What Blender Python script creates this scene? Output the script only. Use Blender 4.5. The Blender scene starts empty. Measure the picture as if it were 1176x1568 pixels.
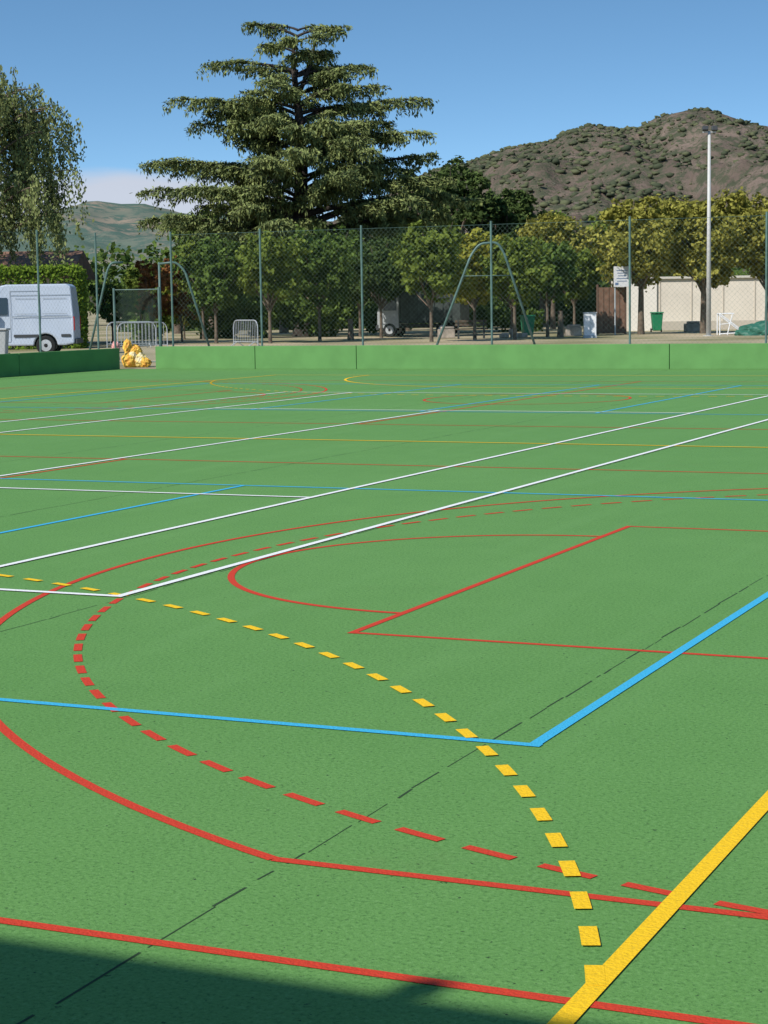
import bpy, math, random
import numpy as np
from mathutils import Vector, Matrix, noise
R=math.radians
scene=bpy.context.scene
scene.view_settings.view_transform='Standard'
scene.view_settings.look='None'
scene.view_settings.exposure=0

# ------------------------------------------------------------ helpers
def link(o,parent=None):
    scene.collection.objects.link(o)
    if parent: o.parent=parent
    return o
def empty(name,loc=(0,0,0),rz=0):
    e=bpy.data.objects.new(name,None); e.location=loc; e.rotation_euler=(0,0,rz)
    e.empty_display_size=.2
    return link(e)
class MB:
    def __init__(s): s.v=[];s.f=[];s.m=[]
    def add(s,vs,fs,m=0):
        b=len(s.v); s.v+= [tuple(p) for p in vs]
        for f in fs: s.f.append(tuple(b+i for i in f)); s.m.append(m)
    def box(s,c,d,rz=0,m=0,tilt=None):
        hx,hy,hz=d[0]/2,d[1]/2,d[2]/2
        M=Matrix.Rotation(rz,3,'Z')
        if tilt: M=M@Matrix.Rotation(tilt[1],3,tilt[0])
        vs=[]
        for z in(-hz,hz):
            for x,y in((-hx,-hy),(hx,-hy),(hx,hy),(-hx,hy)):
                p=M@Vector((x,y,z)); vs.append((c[0]+p.x,c[1]+p.y,c[2]+p.z))
        s.add(vs,[(3,2,1,0),(4,5,6,7),(0,1,5,4),(1,2,6,5),(2,3,7,6),(3,0,4,7)],m)
    def tube(s,pts,rad,n=8,m=0,cap=True):
        pts=[Vector(p) for p in pts]
        if not hasattr(rad,'__len__'): rad=[rad]*len(pts)
        vs=[]
        for i,p in enumerate(pts):
            d=(pts[min(i+1,len(pts)-1)]-pts[max(i-1,0)]).normalized()
            a=d.orthogonal() if abs(d.z)>.9 else d.cross(Vector((0,0,1)))
            if abs(d.z)>.9: a=Vector((1,0,0))-d*d.x
            a.normalize(); b=d.cross(a)
            for k in range(n):
                t=2*math.pi*k/n
                vs.append(p+(a*math.cos(t)+b*math.sin(t))*rad[i])
        fs=[]
        for i in range(len(pts)-1):
            for k in range(n):
                fs.append((i*n+k,i*n+(k+1)%n,(i+1)*n+(k+1)%n,(i+1)*n+k))
        if cap: fs+= [tuple(range(n))[::-1],tuple((len(pts)-1)*n+k for k in range(n))]
        s.add(vs,fs,m)
    def obj(s,name,mats,parent=None,smooth=False,bevel=0,loc=None,rz=0):
        me=bpy.data.meshes.new(name); me.from_pydata(s.v,[],s.f)
        for mm in mats: me.materials.append(mm)
        me.polygons.foreach_set('material_index',s.m)
        if smooth: me.polygons.foreach_set('use_smooth',[True]*len(s.f))
        me.update()
        o=bpy.data.objects.new(name,me); link(o,parent)
        if loc: o.location=loc
        o.rotation_euler[2]=rz
        if bevel:
            b=o.modifiers.new('b','BEVEL'); b.width=bevel; b.segments=2; b.limit_method='ANGLE'; b.angle_limit=R(35)
        return o
def quad_mesh(name,V,F,mi,mats,parent=None,smooth_idx=None):
    V=np.asarray(V,np.float32);F=np.asarray(F,np.int32)
    me=bpy.data.meshes.new(name)
    me.vertices.add(len(V)); me.vertices.foreach_set('co',V.ravel())
    k=F.shape[1]
    me.loops.add(F.size); me.loops.foreach_set('vertex_index',F.ravel())
    me.polygons.add(len(F)); me.polygons.foreach_set('loop_start',np.arange(len(F),dtype=np.int32)*k)
    me.polygons.foreach_set('loop_total',np.full(len(F),k,np.int32))
    for m in mats: me.materials.append(m)
    me.polygons.foreach_set('material_index',np.asarray(mi,np.int32))
    if smooth_idx is not None:
        me.polygons.foreach_set('use_smooth',(np.asarray(mi)==smooth_idx))
    me.update(calc_edges=True)
    o=bpy.data.objects.new(name,me); return link(o,parent)

# ------------------------------------------------------------ materials
def mat(name,col,rough=.7,spec=.3,metal=0,var=0,scale=8,bump=0,bscale=40,col2=None,detail=4,coord='Object'):
    m=bpy.data.materials.new(name); m.use_nodes=True
    nt=m.node_tree; b=nt.nodes['Principled BSDF']
    b.inputs['Base Color'].default_value=(*col,1); b.inputs['Roughness'].default_value=rough
    b.inputs['Specular IOR Level'].default_value=spec; b.inputs['Metallic'].default_value=metal
    tc=nt.nodes.new('ShaderNodeTexCoord')
    if var or col2:
        n=nt.nodes.new('ShaderNodeTexNoise'); n.inputs['Scale'].default_value=scale; n.inputs['Detail'].default_value=detail
        nt.links.new(tc.outputs[coord],n.inputs['Vector'])
        r=nt.nodes.new('ShaderNodeValToRGB')
        c2=col2 if col2 else tuple(c*(1+var) for c in col)
        c1=col if col2 else tuple(c*(1-var) for c in col)
        r.color_ramp.elements[0].position=.35; r.color_ramp.elements[1].position=.65
        r.color_ramp.elements[0].color=(*c1,1); r.color_ramp.elements[1].color=(*c2,1)
        nt.links.new(n.outputs['Fac'],r.inputs['Fac']); nt.links.new(r.outputs['Color'],b.inputs['Base Color'])
    if bump:
        n2=nt.nodes.new('ShaderNodeTexNoise'); n2.inputs['Scale'].default_value=bscale; n2.inputs['Detail'].default_value=5
        nt.links.new(tc.outputs[coord],n2.inputs['Vector'])
        bp=nt.nodes.new('ShaderNodeBump'); bp.inputs['Strength'].default_value=bump; bp.inputs['Distance'].default_value=.02
        nt.links.new(n2.outputs['Fac'],bp.inputs['Height']); nt.links.new(bp.outputs['Normal'],b.inputs['Normal'])
    return m
def leafmat(name,dark,light,trans=.25,scale=.7):
    m=bpy.data.materials.new(name); m.use_nodes=True; nt=m.node_tree
    for n in list(nt.nodes): nt.nodes.remove(n)
    out=nt.nodes.new('ShaderNodeOutputMaterial')
    tc=nt.nodes.new('ShaderNodeTexCoord'); n=nt.nodes.new('ShaderNodeTexNoise'); n.inputs['Scale'].default_value=scale; n.inputs['Detail'].default_value=3
    nt.links.new(tc.outputs['Object'],n.inputs['Vector'])
    g=nt.nodes.new('ShaderNodeNewGeometry')
    a=nt.nodes.new('ShaderNodeMath'); a.operation='MULTIPLY_ADD'; a.inputs[1].default_value=.55; a.inputs[2].default_value=-.05
    nt.links.new(g.outputs['Random Per Island'],a.inputs[0])
    b=nt.nodes.new('ShaderNodeMath'); b.operation='MULTIPLY_ADD'; b.inputs[1].default_value=1.0
    nt.links.new(n.outputs['Fac'],b.inputs[0]); nt.links.new(a.outputs[0],b.inputs[2])
    r=nt.nodes.new('ShaderNodeValToRGB'); r.color_ramp.elements[0].position=.3; r.color_ramp.elements[1].position=1.0
    r.color_ramp.elements[0].color=(*dark,1); r.color_ramp.elements[1].color=(*light,1)
    nt.links.new(b.outputs[0],r.inputs['Fac'])
    d=nt.nodes.new('ShaderNodeBsdfDiffuse')
    nt.links.new(r.outputs['Color'],d.inputs['Color'])
    if trans>0:
        t=nt.nodes.new('ShaderNodeBsdfTranslucent'); mx=nt.nodes.new('ShaderNodeMixShader')
        mx.inputs[0].default_value=trans
        nt.links.new(r.outputs['Color'],t.inputs['Color'])
        nt.links.new(d.outputs[0],mx.inputs[1]); nt.links.new(t.outputs[0],mx.inputs[2]); nt.links.new(mx.outputs[0],out.inputs['Surface'])
    else: nt.links.new(d.outputs[0],out.inputs['Surface'])
    return m
M_bark=mat('bark',(.13,.10,.075),.9,var=.35,scale=6,bump=.5)
M_barkdark=mat('cedar_bark',(.045,.037,.032),.9,var=.35,scale=5,bump=.5)
M_white=mat('white_paint_metal',(.78,.79,.8),.4,.4,var=.04,scale=2)
M_grey=mat('galvanised_steel',(.42,.45,.47),.5,.4,metal=.2,var=.12,scale=3)
M_greenst=mat('green_steel',(.09,.155,.14),.5,.4,var=.2,scale=4)
M_wire=mat('green_wire',(.10,.16,.13),.6)
M_black=mat('black_rubber',(.015,.015,.016),.7,var=.2)
M_glass=mat('vehicle_glass',(.03,.045,.055),.08,.6)
M_dark=mat('dark_seam',(.04,.045,.05),.6)

# ------------------------------------------------------------ court frame: s across, t along
A=math.atan2(.409,.912); ca,sa=math.cos(A),math.sin(A)
def ST(s,t,z=0): return (ca*s+sa*t,-sa*s+ca*t,z)
RZ=-A

def court_material():
    m=bpy.data.materials.new('green_court_resin'); m.use_nodes=True; nt=m.node_tree; b=nt.nodes['Principled BSDF']
    L=nt.links.new
    tc=nt.nodes.new('ShaderNodeTexCoord')
    def N(sc,det=4,rough=.6,mp=None):
        n=nt.nodes.new('ShaderNodeTexNoise'); n.inputs['Scale'].default_value=sc; n.inputs['Detail'].default_value=det; n.inputs['Roughness'].default_value=rough
        if mp:
            q=nt.nodes.new('ShaderNodeMapping'); q.inputs['Scale'].default_value=mp; L(tc.outputs['Object'],q.inputs[0]); L(q.outputs[0],n.inputs['Vector'])
        else: L(tc.outputs['Object'],n.inputs['Vector'])
        return n
    big=N(.22,6,.6); mid=N(2.2,5,.7); fine=N(62,4,.75); fine2=N(130,3,.85); sp=N(34,3,.6)
    r=nt.nodes.new('ShaderNodeValToRGB'); e=r.color_ramp.elements
    e[0].position=.3;e[1].position=.7;e[0].color=(.112,.266,.066,1);e[1].color=(.132,.296,.080,1)
    L(big.outputs['Fac'],r.inputs['Fac'])
    def mixc(a,fac,col,mode='MIX'):
        x=nt.nodes.new('ShaderNodeMixRGB'); x.blend_type=mode; L(a,x.inputs[1])
        if isinstance(fac,float): x.inputs[0].default_value=fac
        else: L(fac,x.inputs[0])
        if isinstance(col,tuple): x.inputs[2].default_value=col
        else: L(col,x.inputs[2])
        return x.outputs[0]
    def ramp(src,p0,p1,v0=0,v1=1):
        q=nt.nodes.new('ShaderNodeMapRange'); q.inputs['From Min'].default_value=p0;q.inputs['From Max'].default_value=p1;q.inputs['To Min'].default_value=v0;q.inputs['To Max'].default_value=v1
        L(src,q.inputs['Value']); return q.outputs['Result']
    c=r.outputs['Color']
    c=mixc(c,ramp(mid.outputs['Fac'],.35,.7,0,.25),(.08,.215,.05,1))
    c=mixc(c,ramp(fine.outputs['Fac'],.53,.66,0,.80),(.045,.13,.03,1))
    c=mixc(c,ramp(fine.outputs['Fac'],.47,.36,0,.55),(.18,.36,.12,1))
    c=mixc(c,ramp(fine2.outputs['Fac'],.57,.67,0,.6),(.03,.09,.03,1))
    c=mixc(c,ramp(sp.outputs['Fac'],.675,.70,0,.9),(.016,.04,.016,1))
    wn=N(17,6,.9); c=mixc(c,ramp(wn.outputs['Fac'],.73,.75,0,.55),(.45,.48,.38,1))
    st=N(3,4,.6,(1,.06,1)); c=mixc(c,ramp(st.outputs['Fac'],.52,.72,0,.22),(.15,.32,.10,1))
    dirt=N(.7,7,.75); c=mixc(c,ramp(dirt.outputs['Fac'],.60,.74,0,.30),(.14,.22,.075,1))
    L(c,b.inputs['Base Color']); b.inputs['Roughness'].default_value=.85; b.inputs['Specular IOR Level'].default_value=.2
    bp=nt.nodes.new('ShaderNodeBump'); bp.inputs['Strength'].default_value=.6; bp.inputs['Distance'].default_value=.006
    L(fine.outputs['Fac'],bp.inputs['Height']); L(bp.outputs['Normal'],b.inputs['Normal'])
    return m
M_court=court_material()
c=MB(); c.add([(-28.4,-14,0),(16,-14,0),(16,45.4,0),(-28.4,45.4,0)],[(0,1,2,3)])
c.obj('sports_court',[M_court],loc=(0,0,.004),rz=RZ)

def paint(name,col,v=.08):
    m=mat(name,col,.8,.2,bump=.35,bscale=90); nt=m.node_tree; b=nt.nodes['Principled BSDF']
    tc=nt.nodes.new('ShaderNodeTexCoord'); n=nt.nodes.new('ShaderNodeTexNoise'); n.inputs['Scale'].default_value=55; n.inputs['Detail'].default_value=6; n.inputs['Roughness'].default_value=.8
    nt.links.new(tc.outputs['Object'],n.inputs['Vector'])
    r=nt.nodes.new('ShaderNodeValToRGB'); e=r.color_ramp.elements
    e[0].position=.3;e[0].color=(*[min(1,x*(1+v)) for x in col],1)
    e[1].position=.60;e[1].color=(*[x*(1-v) for x in col],1)
    e2=e.new(.70); e2.color=(col[0]*.6+.03,col[1]*.6+.08,col[2]*.6+.02,1)
    nt.links.new(n.outputs['Fac'],r.inputs['Fac']); nt.links.new(r.outputs['Color'],b.inputs['Base Color'])
    return m
class Paint:
    def __init__(s,z,w): s.b=MB(); s.z=z; s.w=w; s.k=0
    def strip(s,pts,w=None):
        w=(w or s.w)/2; z=s.z+s.k*.00012; s.k=(s.k+1)%8
        n=len(pts); vs=[]
        for i,(x,y) in enumerate(pts):
            a=pts[max(i-1,0)]; b=pts[min(i+1,n-1)]
            dx,dy=b[0]-a[0],b[1]-a[1]; l=math.hypot(dx,dy); nx,ny=-dy/l*w,dx/l*w
            vs+= [(x+nx,y+ny,z),(x-nx,y-ny,z)]
        s.b.add(vs,[(2*i+1,2*i+3,2*i+2,2*i) for i in range(n-1)])
    def line(s,a,b,w=None): s.strip([a,b],w)
    def arc(s,c,r,a0,a1,w=None,n=96):
        s.strip([(c[0]+r*math.cos(R(a0+(a1-a0)*i/n)),c[1]+r*math.sin(R(a0+(a1-a0)*i/n))) for i in range(n+1)],w)
    def dasharc(s,c,r,a0,a1,dash,per,w=None,off=0):
        L=abs(R(a1-a0))*r; sg=1 if a1>a0 else -1; p=off
        while p<L:
            d0=a0+sg*math.degrees(p/r); d1=a0+sg*math.degrees(min(p+dash,L)/r)
            s.arc(c,r,d0,d1,w,n=3); p+=per
red=Paint(.0,.044); blue=Paint(.0015,.050); yel=Paint(.003,.058); whi=Paint(.0045,.055)
for ax in (11.24,31.44):
    for (bx,hx,sg) in ((1.67,.095,-1),(-24.33,-22.75,1)):
        ft=hx+sg*4.225
        red.line((bx,ax-2.45),(ft,ax-2.45),.040); red.line((bx,ax+2.45),(ft,ax+2.45),.040)
        red.line((ft,ax-2.475),(ft,ax+2.475))
        if sg<0: red.arc((ft,ax),1.8,90,270)
        else: red.arc((ft,ax),1.8,-90,90)
        rr=6.78; off=math.sqrt(rr*rr-6.2*6.2); th=math.degrees(math.asin(6.2/rr))
        for q in(-1,1): red.line((bx,ax+q*6.2),(hx+sg*off,ax+q*6.2))
        if sg<0: red.arc((hx,ax),rr,180-th,180+th); red.dasharc((hx,ax),6.28,270,90,.195,.30,.042)
        else: red.arc((hx,ax),rr,-th,th); red.dasharc((hx,ax),6.28,-90,90,.195,.30,.042)
        red.line((bx,ax-7),(bx,ax+7))
    red.line((-24.33,ax-7),(1.67,ax-7)); red.line((-24.33,ax+7),(1.67,ax+7))
    red.line((-11.33,ax-7),(-11.33,ax+7)); red.arc((-11.33,ax),1.8,0,360)
for (t0,t1,s0) in ((6.74,15.8,-2.41),(27.5,36.8,-2.7)):
    blue.line((s0+.03,t0),(s0-18.03,t0)); blue.line((s0+.03,t1),(s0-18.03,t1))
    for s_ in (s0,s0-6.12,s0-9,s0-12,s0-18): blue.line((s_,t0),(s_,t1))
for g_,sg in ((1.4,1),(41.4,-1)):
    a=[(-9.9,g_),(-12.9,g_)]
    yel.arc(a[0],6,0,90*sg); yel.arc(a[1],6,180,180-90*sg); yel.line((-9.9,g_+sg*6),(-12.9,g_+sg*6))
    th=math.degrees(math.acos(8.5/9))
    yel.dasharc(a[0],9,90*sg,th*sg,.155,.305,.050); yel.dasharc(a[1],9,180-90*sg,180-th*sg,.155,.305,.050)
    p=0
    while p<3: yel.line((-9.9-p,g_+sg*9),(-9.9-min(p+.155,3),g_+sg*9)); p+=.305
    yel.line((-1.37,g_),(-21.43,g_))
yel.line((-1.4,1.4),(-1.4,41.4)); yel.line((-21.4,1.4),(-21.4,41.4)); yel.line((-1.4,21.45),(-21.4,21.45))
whi.line((-5.92,9.45),(-17.0,9.45)); whi.line((-5.92,33.22),(-17.0,33.22))
whi.line((-5.95,9.45),(-5.95,33.22)); whi.line((-16.97,9.45),(-16.97,33.22))
whi.line((-7.40,9.45),(-7.40,33.22)); whi.line((-15.52,9.45),(-15.52,33.22))
whi.line((-7.40,14.94),(-15.52,14.94)); whi.line((-7.40,27.75),(-15.52,27.75)); whi.line((-11.46,14.94),(-11.46,27.75))
for nm,p,col in (('red_court_line',red,(.58,.050,.022)),('blue_court_line',blue,(.05,.42,.68)),('yellow_court_line',yel,(.88,.54,.015)),('white_court_line',whi,(.82,.83,.82))):
    p.b.obj(nm,[paint(nm+'_paint',col)],loc=(0,0,.0060),rz=RZ)
j=MB()
rng=random.Random(2)
for i in range(-8,5):
    s0=-2.59+i*3.31
    t=-3
    while t<45:
        l=rng.uniform(.05,.4); w=rng.uniform(.003,.0095); o1=rng.uniform(-.008,.008)
        j.add([(s0-w/2+o1,t,0),(s0+w/2+o1,t,0),(s0+w/2+o1*.4,t+l,0),(s0-w/2+o1*.4,t+l,0)],[(0,1,2,3)]); t+=l+rng.choice([0,.01,.04,.08])
j.obj('court_expansion_joints',[mat('joint_dark',(.025,.055,.022),.9)],loc=(0,0,.0050),rz=RZ)  # thin dark joint lines, laid as broken strips

# ------------------------------------------------------------ ground
g=MB(); g.add([(-5000,-3000,0),(5000,-3000,0),(5000,7000,0),(-5000,7000,0)],[(0,1,2,3)])
g.obj('ground',[mat('dry_grass_ground',(.20,.19,.09),.95,.1,col2=(.46,.38,.26),scale=.16,detail=8,bump=.6,bscale=3)])

M_gwall=mat('green_painted_wall',(.115,.265,.085),.8,.2,var=.07,scale=2,bump=.3,bscale=60)
slots=[-24.1,-21.1,-12.67,-9.3,-6,-2.7,.6,3.9,7.2,10.5,13.8]
w=MB(); x0=-27.2
for s_ in slots+[16]:
    w.box(((x0+s_)/2,45.5,.31),(s_-x0-.014,.16,.62),m=0); x0=s_
w.obj('low_green_wall',[M_gwall],rz=RZ,bevel=.012)
w=MB()
x0=45.4
for t_ in (40.6,35,30,25,20,15):
    w.box((-28.4,(x0+t_)/2,.29),(.16,x0-t_-.02,.58)); x0=t_
w.obj('low_green_wall',[M_gwall],rz=RZ,bevel=.012)

posts_s=[-26.87,-24.1,-21.1,-17.46,-13.8,-10.4,-7,-3.6,-.2,3.2,6.6,10,13.4]
def mesh_wires(f,a,b,z0,z1,pitch=.13,wd=.0024,m=1):
    ax,ay=a;bx,by=b; L=math.hypot(bx-ax,by-ay); ux,uy=(bx-ax)/L,(by-ay)/L; H=z1-z0; e=wd*.7
    for sg in (1,-1):
        d=-H if sg>0 else 0
        while d<(L if sg>0 else L+H):
            K=9
            for k in range(K):
                q0=d+sg*H*k/K; q1=d+sg*H*(k+1)/K
                if min(q0,q1)<0 or max(q0,q1)>L: continue
                y0=z0+H*k/K; y1=z0+H*(k+1)/K
                f.add([(ax+ux*(q0-e),ay+uy*(q0-e),y0),(ax+ux*(q0+e),ay+uy*(q0+e),y0),(ax+ux*(q1+e),ay+uy*(q1+e),y1),(ax+ux*(q1-e),ay+uy*(q1-e),y1)],[(0,1,2,3)],m)
            d+=pitch
f=MB()
for s_ in posts_s: f.tube([ST(s_,45.85,0),ST(s_,45.85,3.75)],.028,8)
f.tube([ST(-26.87,45.85,3.66),ST(13.4,45.85,3.66)],.004,4)
mesh_wires(f,ST(-26.87,45.86)[:2],ST(13.4,45.86)[:2],.6,3.65)
f.obj('chain_link_fence',[M_greenst,M_wire])
f=MB()
for t_ in (45.0,42.2,38.9,35.6,32.3): f.tube([ST(-28.75,t_,0),ST(-28.75,t_,3.75)],.028,8)
f.tube([ST(-28.75,32.3,3.66),ST(-28.75,45.85,3.66)],.004,4)
mesh_wires(f,ST(-28.76,32.3)[:2],ST(-28.76,45.85)[:2],.6,3.65,pitch=.16)
f.obj('chain_link_fence',[M_greenst,M_wire])
f=MB()
for (x_,y_) in ((-7.6,54.6),(-6.3,54.4),(-6.15,53.2)):
    f.tube([(x_,y_,0),(x_,y_,2.25)],.033,8)
f.tube([(-7.6,54.6,2.2),(-6.3,54.4,2.2)],.016,6); f.tube([(-7.6,54.6,.15),(-6.3,54.4,.15)],.016,6)
mesh_wires(f,(-7.6,54.6),(-6.3,54.4),.15,2.2,pitch=.07,wd=.004)
f.obj('mesh_gate',[M_greenst,M_wire])

def frame(pts,r=.045,n=10):
    out=[]
    P=[Vector(p) for p in pts]
    out.append(P[0])
    for i in range(1,len(P)-1):
        a,b,c_=P[i-1],P[i],P[i+1]
        d=min(.35,(a-b).length*.4,(c_-b).length*.4)
        q0=b+(a-b).normalized()*d; q1=b+(c_-b).normalized()*d
        for k in range(n+1):
            t=k/n; out.append(q0*(1-t)**2+b*2*t*(1-t)+q1*t*t)
    out.append(P[-1])
    m=MB(); m.tube(out,r,8); return m
def kx(x,y): return (x-588)/2916*y
m=frame([(1.25,51,0),(2.42,51.2,2.95),(2.65,51.2,3.25),(3.12,51.2,3.28),(3.3,51.2,3.0),(4.3,51.4,0)],.032)
m.tube([(2.2,51.15,2.4),(3.55,51.25,2.4)],.012,6)
m.obj('swing_frame',[M_greenst],smooth=True)
m=frame([(-8.3,53.5,0),(-7.62,53.6,2.75),(-7.5,53.6,2.95),(-7.2,53.7,2.95)],.032)
m.obj('swing_frame',[M_greenst],smooth=True)
m=frame([(-6.25,54,2.9),(-5.75,54,2.95),(-5.5,54,2.7),(-4.7,54,0)],.032); m.tube([(-6.22,54,0),(-6.22,54,2.95)],.032,8)
m.obj('swing_frame',[M_greenst],smooth=True)

# ------------------------------------------------------------ vegetation
def tube_np(pts,rad,n=6):
    P=np.asarray(pts,float); k=len(P)
    d=np.gradient(P,axis=0); d/=np.linalg.norm(d,axis=1)[:,None]+1e-9
    ref=np.where(np.abs(d[:,2:3])>.8,np.array([[1.,0,0]]),np.array([[0,0,1.]]))
    a=np.cross(d,ref); a/=np.linalg.norm(a,axis=1)[:,None]+1e-9; b=np.cross(d,a)
    t=np.arange(n)*2*np.pi/n
    V=P[:,None,:]+(a[:,None,:]*np.cos(t)[None,:,None]+b[:,None,:]*np.sin(t)[None,:,None])*np.asarray(rad)[:,None,None]
    V=V.reshape(-1,3); F=[]
    for i in range(k-1):
        for q in range(n): F.append((i*n+q,i*n+(q+1)%n,(i+1)*n+(q+1)%n,(i+1)*n+q))
    return V,np.array(F)
class Plant:
    def __init__(s): s.V=[];s.F=[];s.M=[];s.n=0
    def wood(s,pts,rad,n=6):
        V,F=tube_np(pts,rad,n); s.V.append(V);s.F.append(F+s.n);s.M.append(np.zeros(len(F),int));s.n+=len(V)
    def leaves(s,P,dirs,nrm,L,W,m=1):
        P=np.asarray(P,float); a=dirs/(np.linalg.norm(dirs,axis=1)[:,None]+1e-9)
        b=np.cross(nrm,a); b/=np.linalg.norm(b,axis=1)[:,None]+1e-9
        L=np.asarray(L)[:,None]/2; W=np.asarray(W)[:,None]/2
        V=np.stack([P-a*L,P+b*W,P+a*L,P-b*W],1).reshape(-1,3)
        F=np.arange(len(P)*4).reshape(-1,4)+s.n
        s.V.append(V);s.F.append(F);s.M.append(np.full(len(P),m));s.n+=len(V)
    def obj(s,name,mats,loc,rz=0):
        o=quad_mesh(name,np.concatenate(s.V),np.concatenate(s.F),np.concatenate(s.M),mats,smooth_idx=0)
        o.location=loc; o.rotation_euler[2]=rz; return o
def broadleaf(name,x,y,h,r,th,tr,leaf,nl=9000,ls=.16,seed=0,lobes=13,lean=0,ry=None,lobe_r=.42):
    g=np.random.default_rng(seed); p=Plant(); ry=ry or r
    cz=(th+h)/2; hz=(h-th)/2
    top=np.array([lean,0,th*1.05])
    p.wood([(0,0,-.1),(lean*.3,.03,th*.4),(lean*.7,-.02,th*.8),top],[tr*1.25,tr,tr*.9,tr*.75],8)
    C=[];RR=[]
    for i in range(lobes):
        az=i*2.399+g.uniform(-.3,.3); zz=-0.75+1.6*((i+.5)/lobes)+g.uniform(-.12,.12); zz=min(zz,.78)
        rad=math.sqrt(max(.05,1-zz*zz))*g.uniform(.45,.8)
        if i%4==0: rad*=.4
        C.append((lean+math.cos(az)*rad*r,math.sin(az)*rad*ry,cz+zz*hz*.86)); RR.append(r*lobe_r*g.uniform(.6,1.15))
    C=np.array(C);RR=np.array(RR)
    for c_,q in zip(C,RR):
        mid=top*.45+c_*.55+g.normal(0,.12,3)*r*.3; mid[2]-=.05*r
        p.wood([top+np.array([0,0,-.25*g.random()*th]),mid,c_,c_+(c_-top)*.18],[tr*.5,tr*.3,tr*.16,.01],5)
    w=RR**2; w/=w.sum(); Ps=[];Ns=[]
    for c_,q,ww in zip(C,RR,w):
        n=int(nl*ww); k=max(6,n//24)
        d=g.normal(size=(k,3)); d/=np.linalg.norm(d,axis=1)[:,None]
        tw=c_+d*q*(g.random((k,1))**.4)*np.array([1,1,.8])*1.08
        idx=g.integers(0,k,n)
        Ps.append(tw[idx]+g.normal(size=(n,3))*q*.14*np.array([1,1,.75])); Ns.append(d[idx])
    P=np.concatenate(Ps); P[:,2]=np.maximum(P[:,2],th*.55)
    n=len(P); nr=g.normal(size=(n,3))*.75+np.concatenate(Ns)*.7+np.array([0,0,.45]); nr/=np.linalg.norm(nr,axis=1)[:,None]
    dr=np.cross(nr,g.normal(size=(n,3)))
    L=ls*g.uniform(.7,1.5,n); p.leaves(P,dr,nr,L,L*g.uniform(.5,.8,n))
    return p.obj(name,[M_bark,leaf],(x,y,0),0)
LG=leafmat('leaf_green',(.030,.060,.015),(.145,.215,.050))
LM=leafmat('leaf_midgreen',(.045,.075,.016),(.20,.255,.050))
LO=leafmat('leaf_olive',(.10,.105,.022),(.40,.38,.085))
LY=leafmat('leaf_yellowgreen',(.09,.11,.018),(.36,.35,.06))
LD=leafmat('leaf_dark',(.022,.045,.016),(.10,.145,.045))
LR=leafmat('leaf_autumn',(.13,.055,.022),(.38,.18,.07))
LC=leafmat('cedar_needles',(.024,.046,.022),(.25,.29,.105),trans=.08,scale=.5)
LB=leafmat('birch_leaf',(.060,.090,.034),(.29,.33,.13))

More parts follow.
